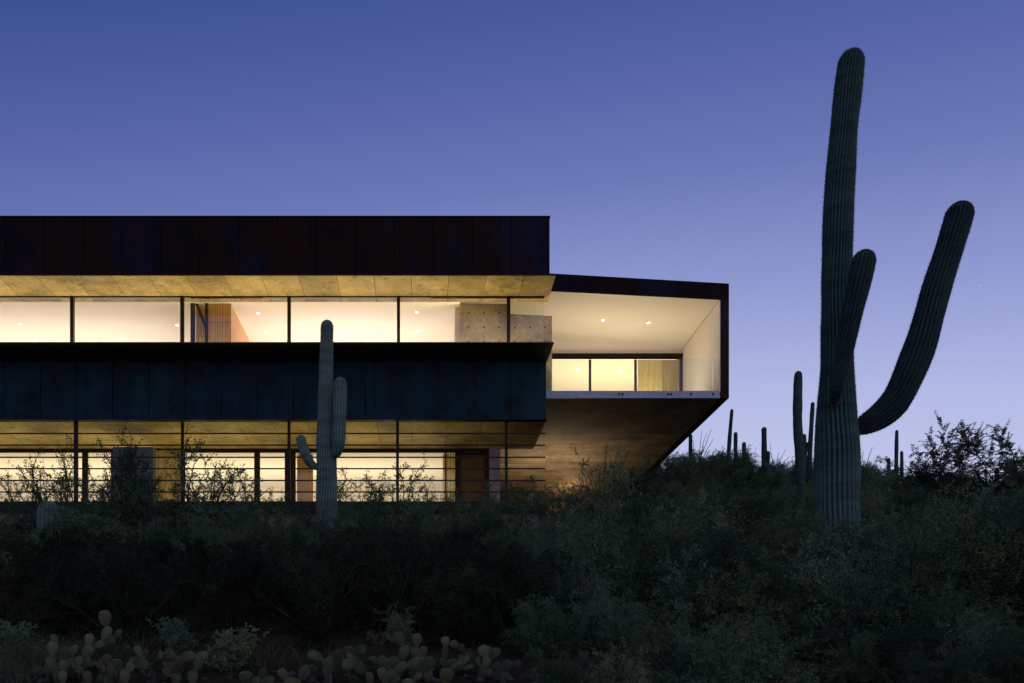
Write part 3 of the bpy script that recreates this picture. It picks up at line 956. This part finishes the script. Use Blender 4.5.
indiv = [
    ('open_b', 30, 450, 23.5, .8, 'thin twiggy shrub before the leftmost lower window'),
    ('open_b', 60, 438, 24.5, .8, 'tall bare-stemmed shrub silhouetted beside the first railing post'),
    ('open_a', 100, 470, 22.5, 1.0, 'low leafy shrub between the first post and the dark panel'),
    ('creosote_a', 133, 440, 24, .62, 'narrow dense shrub hiding the dark panel between lower windows'),
    ('open_a', 160, 478, 22.5, 1.0, 'rounded shrub just right of the dark panel'),
    ('open_a', 197, 445, 24, .95, 'tall loose shrub silhouetted on the window right of the second post'),
    ('open_b', 232, 462, 23.5, .9, 'spindly shrub on the lit window left of the narrow door frames'),
    ('open_a', 268, 486, 23, .9, 'small shrub under the narrow door frames'),
    ('open_a', 357, 470, 23.5, .9, 'leafy shrub on the window just right of the grey saguaro'),
    ('open_a', 388, 463, 24.5, .9, 'speckled shrub straddling the fourth railing post'),
    ('open_b', 425, 480, 23, .9, 'thin shrub before the bright window left of the dark door'),
    ('creosote_a', 470, 487, 22, .9, 'grey shrub at the foot of the dark door'),
    ('creosote_b', 500, 492, 21.5, .9, 'low shrub below the last railing post'),
    ('open_a', 545, 478, 24, 1.1, 'sparse shrub before the glowing wall under the terrace'),
    ('open_a', 575, 487, 24.5, 1.0, 'broad-topped shrub against the orange glow'),
    ('wispy_a', 607, 450, 21.5, .75, 'tall willowy shrub overlapping the right side of the glow'),
    ('wispy_b', 640, 466, 21, .8, 'bushy shrub at the lower tip of the terrace underside'),
    ('creosote_b', 10, 505, 18, 1.0, 'dark shrub at the left edge of the picture, left of the rounded cactus top'),
    ('creosote_b', 50, 508, 15.6, 1.2, 'dark shrub in front of the rounded cactus top at far left'),
    ('creosote_a', 95, 512, 17, 1.1, 'dark shrub right of the rounded cactus top'),
    ('creosote_b', 240, 508, 19, 1.0, 'shrub below the window left of the grey saguaro'),
    ('wispy_b', 300, 505, 17.5, .9, 'shrub left of the foot of the grey saguaro'),
    ('creosote_a', 327, 512, 17, .9, 'shrub directly before the foot of the grey saguaro'),
    ('wispy_b', 352, 503, 17.5, 1.0, 'shrub right of the foot of the grey saguaro'),
    ('creosote_a', 420, 505, 18, 1.0, 'shrub below the bright window near the dark door'),
    ('wispy_a', 560, 515, 15, .9, 'pale-tipped shrub below the orange glow'),
    ('wispy_a', 840, 524, 11.6, .9, 'shrub directly in front of the foot of the tall saguaro'),
    ('wispy_b', 690, 505, 15, 1.0, 'feathery shrub midway between the terrace and the tall saguaro'),
    ('wispy_a', 770, 508, 15.5, .9, 'pale feathery shrub left of the foot of the tall saguaro'),
    ('wispy_b', 812, 510, 12.6, .8, 'shrub crowding the left foot of the tall saguaro'),
    ('creosote_a', 868, 508, 12.8, .8, 'shrub crowding the right foot of the tall saguaro'),
    ('creosote_b', 925, 508, 13.5, .9, 'dark shrub right of the tall saguaro below the three-pronged one'),
    ('wispy_b', 990, 510, 13, .9, 'dark shrub under the feathery tree at the right edge'),
    ('wispy_a', 600, 590, 9.5, 1.1, 'large pale feathery shrub low in the centre-right of the bank'),
    ('wispy_a', 700, 552, 10.0, 1.0, 'large pale shrub with brown tips in the middle of the bank'),
    ('wispy_b', 790, 560, 9.5, 1.0, 'drooping shrub in front below the tall saguaro'),
    ('wispy_a', 680, 625, 7.4, 1.2, 'nearest feathery shrub right of the prickly pears'),
    ('wispy_b', 950, 590, 8.5, 1.1, 'nearest dark shrub at the lower right corner'),
    ('wispy_b', 860, 630, 7.6, 1.1, 'low near shrub left of the lower right corner'),
    ('wispy_b', 420, 575, 11, 1.0, 'shadowed shrub behind the central prickly pears'),
    ('wispy_b', 530, 600, 9.5, .8, 'shadowed shrub right of the central prickly pears'),
]
for key, x, yt, Y, wide, lab in indiv:
    shrub_px(key, x, yt, Y, lab, wide)
# small pale herb and low clumps beside the left prickly pears
shrub_px('low', 232, 628, 8.6, 'small pale leafy bush between the two patches of prickly pear', 1.2, name='leafy_bush', cat='bush', group='low bushes by the prickly pears')
shrub_px('low', 175, 618, 9.4, 'small pale bush behind the right end of the left prickly pears', 1.1, name='leafy_bush', cat='bush', group='low bushes by the prickly pears')
shrub_px('low', 20, 622, 9.0, 'small grey bush at the lower left edge of the picture', 1.1, name='leafy_bush', cat='bush', group='low bushes by the prickly pears')

# the rest of the scrub reads as one mass
PC = bpy.data.collections.new('scrub_sources')
for key in ('creosote_a', 'creosote_b', 'wispy_a', 'wispy_b', 'zshade'):
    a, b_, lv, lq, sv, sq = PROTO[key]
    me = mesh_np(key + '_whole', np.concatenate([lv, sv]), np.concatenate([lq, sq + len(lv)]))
    me.materials.append(M['leaf_pale' if key == 'wispy_a' else 'leaf_shade' if key == 'zshade' else 'leaf']); me.materials.append(M['bark'])
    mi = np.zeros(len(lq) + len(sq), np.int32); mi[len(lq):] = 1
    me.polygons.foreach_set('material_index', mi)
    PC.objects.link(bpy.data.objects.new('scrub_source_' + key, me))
pts = []
kinds = []
tries = 0
while tries < 60000 and len(pts) < 1100:
    tries += 1
    Y = 6.0 + 50 * rng.random() ** 0.8
    X = rng.uniform(-0.56, 0.78) * Y
    if Y > 27.0 and X < 4.6: continue
    if 27.0 < Y < 44.5 and X < 10.6: continue
    if Y < 9.6 and X < 0.125 * Y: continue                 # open ground behind the prickly pears
    dark = 9 < Y < 16.5 and X < .12 * Y  # hollow where shade is put into the leaf colour
    if Y < 16 and X < .1 * Y and not dark and noise.noise(Vector((X * .45, Y * .45, 5))) > -.10: continue
    if Y < 16 and X >= .1 * Y and noise.noise(Vector((X * .5, Y * .5, 8))) > .28: continue
    sp = 0.55 + 0.022 * Y
    if any((X - p[0]) ** 2 + (Y - p[1]) ** 2 < sp * sp for p in pts): continue
    h = rng.uniform(.75, 1.25)
    if Y > 33: h = rng.uniform(.9, 1.7)
    if Y < 10: h = rng.uniform(.45, .7)
    z = ground_at(X, Y)
    px_ = CX + X / Y * F
    if 560 <= px_ < 660 and 10 < Y < 27: h = min(rng.uniform(.9, 1.6), max(.5, za(480, Y) - z))
    if Y < 27 and px_ < 560:
        top = za(rng.uniform(495, 508), Y)
        h = min(h, max(.5, top - z))
    if Y < 27 and px_ >= 660:
        h = min(rng.uniform(.9, 1.6) if Y > 9 else h, max(.5, za(488, Y) - z))
        if 12 < Y < 14 and 740 < px_ < 930: h = min(h, za(512, Y) - z)
    if Y < 13.6 and 800 < px_ < 872: h = min(h, za(525, Y) - z)
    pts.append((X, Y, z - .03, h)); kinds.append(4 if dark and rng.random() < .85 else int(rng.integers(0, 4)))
pm = bpy.data.meshes.new('desert_scrub')
pm.vertices.add(len(pts)); pm.vertices.foreach_set('co', np.array([p[:3] for p in pts], np.float32).ravel())
for nm, vals in (('scl', [p[3] for p in pts]), ('rz', rng.uniform(0, 6.28, len(pts)))):
    a_ = pm.attributes.new(nm, 'FLOAT', 'POINT'); a_.data.foreach_set('value', np.array(vals, np.float32))
a_ = pm.attributes.new('idx', 'INT', 'POINT'); a_.data.foreach_set('value', np.array(kinds, np.int32))
so = link('desert_scrub', pm)
tag(so, 'dense dark mass of desert scrub covering the bank and hillside', kind='stuff')
ng = bpy.data.node_groups.new('scatter', 'GeometryNodeTree')
ng.interface.new_socket('Geometry', in_out='INPUT', socket_type='NodeSocketGeometry')
ng.interface.new_socket('Geometry', in_out='OUTPUT', socket_type='NodeSocketGeometry')
gi = ng.nodes.new('NodeGroupInput'); go = ng.nodes.new('NodeGroupOutput')
ip = ng.nodes.new('GeometryNodeInstanceOnPoints'); ci = ng.nodes.new('GeometryNodeCollectionInfo')
ci.inputs['Collection'].default_value = PC
ci.inputs['Separate Children'].default_value = True
ci.inputs['Reset Children'].default_value = True
def nattr(nm, t):
    n = ng.nodes.new('GeometryNodeInputNamedAttribute'); n.data_type = t; n.inputs['Name'].default_value = nm
    return n.outputs['Attribute']
cx_ = ng.nodes.new('ShaderNodeCombineXYZ')
ng.links.new(nattr('rz', 'FLOAT'), cx_.inputs['Z'])
ng.links.new(gi.outputs[0], ip.inputs['Points']); ng.links.new(ci.outputs[0], ip.inputs['Instance'])
ip.inputs['Pick Instance'].default_value = True
ng.links.new(nattr('idx', 'INT'), ip.inputs['Instance Index'])
ng.links.new(cx_.outputs[0], ip.inputs['Rotation'])
ng.links.new(nattr('scl', 'FLOAT'), ip.inputs['Scale'])
ng.links.new(ip.outputs[0], go.inputs[0])
md = so.modifiers.new('scatter', 'NODES'); md.node_group = ng


# ------------------------------------------------------------------ feathery trees on the right
def tree(name, base, top, spread, seed, label, nb=6, lean=(0, 0), leafn=26):
    rg = np.random.default_rng(seed)
    segs, r0, r1, P, D = [], [], [], [], []
    H_ = top - base.z

    def grow(p, d, ln, rr, depth):
        n = 5
        for k in range(n):
            d = d + rg.normal(size=3) * .22 + np.array([0, 0, .05])
            d /= np.linalg.norm(d)
            q_ = p + d * ln / n
            segs.append((p, q_)); r0.append(rr * (1 - .5 * k / n)); r1.append(rr * (1 - .5 * (k + 1) / n))
            p = q_
            if depth < 3 and k >= 1 and rg.random() < .8:
                for _ in range(2 if depth else 1):
                    dd = d * .6 + rg.normal(size=3) * .62; dd[2] += .12
                    dd /= np.linalg.norm(dd)
                    if rg.random() < .66: grow(p, dd, ln * rg.uniform(.5, .72), rr * .55, depth + 1)
            if depth == 3:
                for _ in range(2):                       # a spray: rachis with small leaflets
                    dd = d + rg.normal(size=3) * .7; dd[2] -= .25; dd /= np.linalg.norm(dd)
                    l3 = rg.uniform(.12, .26)
                    t = np.linspace(.1, 1, leafn // 2)[:, None]
                    sd = np.cross(dd, [0, 0, 1.0]); sd /= np.linalg.norm(sd) + 1e-6
                    for sg in (-1, 1):
                        P.append(p + dd * l3 * t); D.append(np.tile(dd * .4 + sd * sg, (len(t), 1)))
                    segs.append((p, p + dd * l3)); r0.append(.003); r1.append(.0015)

    for i in range(nb):
        az = rg.uniform(0, 2 * math.pi); el = rg.uniform(.25, .95)
        d = np.array([math.sin(el) * math.cos(az) * spread, math.sin(el) * math.sin(az), math.cos(el)])
        d[0] += lean[0]
        d /= np.linalg.norm(d)
        grow(np.array([rg.normal() * .07, rg.normal() * .07, -.1]), d, H_ * .5, .035, 0)
    P = np.concatenate(P); D = np.concatenate(D)
    lv, lq = leaves(P, D, .042, .009, rg, .25)
    sv, sq = tubes(segs, r0, r1, 5)
    s = H_ / np.percentile(lv[:, 2], 99.5)
    root = empty(name, base)
    tag(root, label, 'tree', 'feathery trees on the right')
    link('crown', mesh_np('crown', lv * s, lq), [M['leaf_tree']], root)
    link('trunk', mesh_np('trunk', sv * s, sq), [M['bark']], root)
    return root


Yt = 22.0
X = xa(1022, Yt)
tree('mesquite_tree', Vector((X, Yt, ground_at(X, Yt))), za(414, Yt), 1.6, 12, 'feathery dark tree rising above the shrubs at the right edge')
X = xa(938, Yt)
tree('mesquite_tree', Vector((X, Yt, ground_at(X, Yt))), za(452, Yt), .6, 15, 'small sparse tree left of the larger feathery one', nb=2, leafn=14)


# dry wands (ocotillo) on the ridge
def wands(x, Y, tops, label):
    X = xa(x, Y); gz = ground_at(X, Y)
    root = empty('ocotillo', (X, Y, gz))
    tag(root, label, 'plant', 'bare ocotillo wands on the ridge')
    for (tx, ty) in tops:
        e = np.array(at(tx, ty, Y + random.uniform(-.5, .5))) - np.array((X, Y, gz))
        n = 6; P_ = [np.zeros(3)]
        for k in range(1, n + 1):
            t = k / n
            P_.append(np.array([e[0] * t ** 1.3, e[1] * t, e[2] * t ** .95]) + rng.normal(size=3) * .03)
        segs = [(P_[k], P_[k + 1]) for k in range(n)]
        sv, sq = tubes(segs, [.03 - .0035 * k for k in range(n)], [.03 - .0035 * (k + 1) for k in range(n)], 5)
        link('wand', mesh_np('wand', sv, sq), [M['bark']], root)


wands(697, 42, [(702, 430), (706, 434), (711, 429), (714, 437), (693, 437)], 'spray of bare wands beside the underside of the terrace')
wands(774, 42, [(770, 443), (778, 452), (786, 449), (789, 455)], 'bare wands on the ridge left of the thick saguaro')
wands(861, 36, [(872, 448), (875, 461), (864, 452)], 'bare wands just right of the tall saguaro trunk')
wands(752, 43, [(748, 450), (757, 453)], 'short bare wands left of the single upright saguaro')


# ------------------------------------------------------------------ prickly pears
def pad_mesh(nm, n1=18, n2=10, w=.42, t=.09):
    V, Q = [], []
    for j in range(n2 + 1):
        v = j / n2
        zz = 0.5 - 0.5 * math.cos(math.pi * v)
        ww = w * (math.sin(math.pi * v) ** .8) * (.72 + .38 * zz)
        for i in range(n1):
            a = 2 * math.pi * i / n1
            V.append((ww * math.cos(a), t * (math.sin(math.pi * v) ** .6) * math.sin(a), zz))
    for j in range(n2):
        for i in range(n1):
            Q.append((j * n1 + i, j * n1 + (i + 1) % n1, (j + 1) * n1 + (i + 1) % n1, (j + 1) * n1 + i))
    rg = np.random.default_rng(3)
    me = mesh_np(nm, V, Q)
    me.materials.append(M['pad'])
    a_ = me.attributes.new('rib', 'FLOAT', 'POINT'); a_.data.foreach_set('value', np.ones(len(V), np.float32))
    me.polygons.foreach_set('use_smooth', np.ones(len(me.polygons), bool))
    # areoles with short spines
    SV, SF = [], []
    for sgn in (-1, 1):
        for r_ in range(6):
            for c_ in range(5):
                zz = .14 + r_ * .14 + (.03 if c_ % 2 else 0); v = math.acos(1 - 2 * zz) / math.pi
                ww = w * (math.sin(math.pi * v) ** .8) * (.72 + .38 * zz)
                xx = (c_ - 2) / 2.6 * ww
                yy = sgn * t * (math.sin(math.pi * v) ** .6) * math.sqrt(max(.02, 1 - (xx / ww) ** 2))
                for _ in range(3):
                    d = np.array([0, sgn, 0]) + rg.normal(size=3) * .6; d /= np.linalg.norm(d)
                    s_ = np.cross(d, rg.normal(size=3)); s_ /= np.linalg.norm(s_)
                    p = np.array([xx, yy, zz]); b0 = len(SV)
                    SV += [p + s_ * .012, p - s_ * .012, p + d * .12]; SF.append((b0, b0 + 1, b0 + 2))
    sm = mesh_np(nm + '_spines', SV, SF); sm.materials.append(M['spine'])
    return me, sm


PADS = [pad_mesh('pad_a', w=.38, t=.06), pad_mesh('pad_b', w=.32, t=.055), pad_mesh('pad_c', w=.43, t=.05)]


def pear(X, Y, n_, width, height, label, seed, base=.135):
    rg = np.random.default_rng(seed)
    root = empty('prickly_pear', (X, Y, ground_at(X, Y)))
    tag(root, label, 'cactus', 'prickly pears in the foreground')
    pads = []
    n = int(n_ * 1.5)
    k = 0
    while len(pads) < n and k < 2000:
        k += 1
        s = base * rg.uniform(.75, 1.2)
        if len(pads) < max(3, n // 4):
            p = np.array([rg.uniform(-width / 2, width / 2), rg.uniform(-.25, .25), -.03])
            d = np.array([rg.normal() * .3, rg.normal() * .3, 1.0])
        else:
            q = pads[rg.integers(len(pads))]
            ang = rg.uniform(-.9, .9)
            d = q[1] * math.cos(ang) + q[3] * math.sin(ang)
            p = q[0] + (q[1] * (.82 + .1 * math.cos(ang)) + q[3] * .3 * math.sin(ang)) * q[2]
            d = d + rg.normal(size=3) * .18; d[2] = max(d[2], .1)
        d = d / np.linalg.norm(d)
        if p[2] + d[2] * s > height * (1 - .5 * abs(p[0]) / (width)) + .02: continue
        if abs(p[0]) > width * .6: continue
        mid = p + d * s * .5
        if any(np.linalg.norm(mid - (q[0] + q[1] * q[2] * .5)) < .42 * s for q in pads): continue
        side = np.cross(d, np.array([rg.normal() * .7, 1.0, rg.normal() * .3])); side /= np.linalg.norm(side)
        pads.append((p, d, s, side))
    for p, d, s, side in pads:
        w_ = np.cross(side, d)
        m4 = Matrix(((side[0], -w_[0], d[0]), (side[1], -w_[1], d[1]), (side[2], -w_[2], d[2]))).to_4x4()
        if m4.to_3x3().determinant() < 0:
            m4 = Matrix(((side[0], w_[0], d[0]), (side[1], w_[1], d[1]), (side[2], w_[2], d[2]))).to_4x4()
        me, sm = PADS[rg.integers(3)]
        o = bpy.data.objects.new('pad', me); COL.objects.link(o); o.parent = root
        o.matrix_local = Matrix.Translation(Vector(p)) @ m4 @ Matrix.Scale(s, 4)
        so_ = bpy.data.objects.new('spines', sm); COL.objects.link(so_); so_.parent = o


def pear_px(x, Y, n, wpx, ytop, label, seed, base=.135):
    X = xa(x, Y)
    pear(X, Y, n, wpx / F * Y, za(ytop, Y) - ground_at(X, Y), label, seed, base)


pear_px(70, 7.9, 14, 60, 628, 'prickly pear with brownish pads at the left end of the left patch', 1)
pear_px(112, 8.2, 20, 70, 608, 'tallest prickly pear of the left patch, one pad sticking up', 2)
pear_px(168, 8.0, 16, 60, 622, 'prickly pear at the right end of the left patch', 3)
pear_px(98, 7.3, 8, 60, 655, 'low prickly pear in front of the left patch', 4)
pear_px(272, 7.3, 6, 70, 658, 'low flat prickly pear left of the central patch', 5)
pear_px(340, 7.7, 14, 66, 645, 'prickly pear at the left end of the central patch', 6)
pear_px(388, 8.0, 24, 84, 624, 'tallest prickly pear in the middle of the central patch', 7)
pear_px(410, 7.2, 10, 70, 655, 'low prickly pear in front of the central patch', 8)
pear_px(458, 7.9, 18, 66, 632, 'prickly pear at the right end of the central patch with an upright pad', 9)
pear_px(505, 7.6, 5, 24, 660, 'tiny prickly pear on its own right of the central patch', 10, .14)


# dry grass, stuff
rgg = np.random.default_rng(5)
P0, tipd = [], []
for cxp, Yc, n, sprd in ((20, 8.4, 300, .4), (50, 8.9, 160, .4), (2, 7.6, 150, .4), (215, 8.6, 120, .4), (250, 9.0, 110, .4), (130, 9.3, 120, .5), (300, 9.0, 60, .4)):
    Xc = xa(cxp, Yc)
    for _ in range(n):
        x = Xc + rgg.normal() * sprd * .5; y = Yc + rgg.normal() * sprd * .5
        P0.append((x, y, terrain(x, y) - .02))
P0 = np.array(P0); n = len(P0)
d = np.column_stack([rgg.normal(size=n) * .5, rgg.normal(size=n) * .5, np.ones(n)])
hgt = rgg.uniform(.14, .42, n)[:, None]
side = np.column_stack([rgg.normal(size=n), rgg.normal(size=n), np.zeros(n)]); side /= np.linalg.norm(side, axis=1)[:, None]; side *= .0028
mid = P0 + d * hgt * .5
tip = P0 + d * hgt + np.column_stack([d[:, :2] * hgt * .6, -hgt[:, 0] * .15 * np.ones(n)])
V = np.stack([P0 + side, P0 - side, mid + side * .8, mid - side * .8, tip + side * .2, tip - side * .2], axis=1).reshape(-1, 3)
b0 = (np.arange(n) * 6)[:, None]
Q = np.concatenate([np.concatenate([b0, b0 + 1, b0 + 3, b0 + 2], 1), np.concatenate([b0 + 2, b0 + 3, b0 + 5, b0 + 4], 1)])
tag(link('dry_grass', mesh_np('dry_grass', V, Q), [M['grass']]), 'dry bent grass among the prickly pears at lower left', kind='stuff')

# gravel and stones on the slope
V, Q = [], []
for _ in range(350):
    Y = rng.uniform(5, 9); X = rng.uniform(-.55, .2) * Y
    r = rng.uniform(.015, .07)
    z = terrain(X, Y)
    b0 = len(V)
    pts_ = rng.normal(size=(6, 3)) * .12
    for dd, q_ in zip(((1, 0, 0), (-1, 0, 0), (0, 1, 0), (0, -1, 0), (0, 0, .8), (0, 0, -.6)), pts_):
        V.append((X + r * (dd[0] + q_[0]), Y + r * (dd[1] + q_[1]), z + r * (dd[2] * .7 + q_[2])))
    for f in ((0, 2, 4), (2, 1, 4), (1, 3, 4), (3, 0, 4), (2, 0, 5), (1, 2, 5), (3, 1, 5), (0, 3, 5)):
        Q.append(tuple(b0 + i for i in f))
tag(link('gravel', mesh_np('gravel', V, Q), [M['rock']]), 'loose stones on the dark ground', kind='stuff')

# ------------------------------------------------------------------ sky, dusk glow, camera
w = bpy.data.worlds.new('World')
scene.world = w
w.use_nodes = True
nt = w.node_tree
nt.nodes.clear()
out = N(nt, 'ShaderNodeOutputWorld')
tc = N(nt, 'ShaderNodeTexCoord')
s = sep(nt, tc.outputs['Generated'])
t = mathn(nt, 'ADD', mathn(nt, 'SUBTRACT', s[2], mathn(nt, 'MULTIPLY', s[0], 0.08)), mathn(nt, 'MULTIPLY', mathn(nt, 'MULTIPLY', s[0], s[0]), 0.25))


def lin(*c):
    return tuple(((v / 255 + .055) / 1.055) ** 2.4 if v > 10 else v / 255 / 12.92 for v in c)


SKY = [(0.0, lin(205, 192, 208)), (0.12, lin(198, 196, 220)), (0.22, lin(203, 208, 242)), (0.31, lin(184, 192, 236)), (0.40, lin(150, 161, 217)),
       (0.50, lin(111, 124, 188)), (0.58, lin(85, 101, 171)), (0.63, lin(69, 89, 158)), (0.66, lin(59, 80, 149)), (0.80, lin(42, 60, 124)), (1.0, lin(24, 38, 90))]
col = ramp(nt, t, SKY)
bg = N(nt, 'ShaderNodeBackground')
nt.links.new(col, bg.inputs[0])
bg.inputs[1].default_value = 0.93
sk = N(nt, 'ShaderNodeTexSky', sky_type='NISHITA')
sk.sun_disc = False
sk.sun_elevation = R(-4)
sk.sun_rotation = R(150)
bg2 = N(nt, 'ShaderNodeBackground')
nt.links.new(sk.outputs[0], bg2.inputs[0])
bg2.inputs[1].default_value = 0.05
# a few faint first stars
vo = N(nt, 'ShaderNodeTexVoronoi')
vo.inputs['Scale'].default_value = 26
nt.links.new(tc.outputs['Generated'], vo.inputs['Vector'])
star = mathn(nt, 'LESS_THAN', vo.outputs['Distance'], 0.018)
sepc = sep(nt, vo.outputs['Color'])
star = mathn(nt, 'MULTIPLY', star, mathn(nt, 'LESS_THAN', sepc[0], .5))
bg3 = N(nt, 'ShaderNodeBackground'); bg3.inputs[0].default_value = (.9, .85, .8, 1)
nt.links.new(mathn(nt, 'MULTIPLY', star, 0.5), bg3.inputs[1])
ad = N(nt, 'ShaderNodeAddShader'); ad2 = N(nt, 'ShaderNodeAddShader')
nt.links.new(bg.outputs[0], ad.inputs[0]); nt.links.new(bg2.outputs[0], ad.inputs[1])
nt.links.new(ad.outputs[0], ad2.inputs[0]); nt.links.new(bg3.outputs[0], ad2.inputs[1])
nt.links.new(ad2.outputs[0], out.inputs[0])

sl = bpy.data.lights.new('sun', 'SUN')
sl.energy = 0.42; sl.angle = R(16); sl.color = (1.0, 0.88, 0.80)
so = bpy.data.objects.new('sun', sl)
so.rotation_euler = (R(38), 0, R(35))
COL.objects.link(so)

cd = bpy.data.cameras.new('camera')
cam = bpy.data.objects.new('camera', cd)
COL.objects.link(cam)
cd.sensor_fit = 'HORIZONTAL'; cd.sensor_width = 36
cd.lens = 36 * F / 1024
cd.shift_x = (512 - CX) / 1024
cd.shift_y = (CY - 341.5) / 1024
cam.location = (0, 0, 0)
cam.rotation_euler = (math.pi / 2, 0, 0)
cd.clip_end = 2000
scene.camera = cam
scene.view_settings.view_transform = 'Standard'
scene.view_settings.look = 'None'
scene.view_settings.exposure = 0
scene.view_settings.gamma = 1
scene.cycles.use_denoising = True
scene.cycles.max_bounces = 8
scene.cycles.transparent_max_bounces = 12
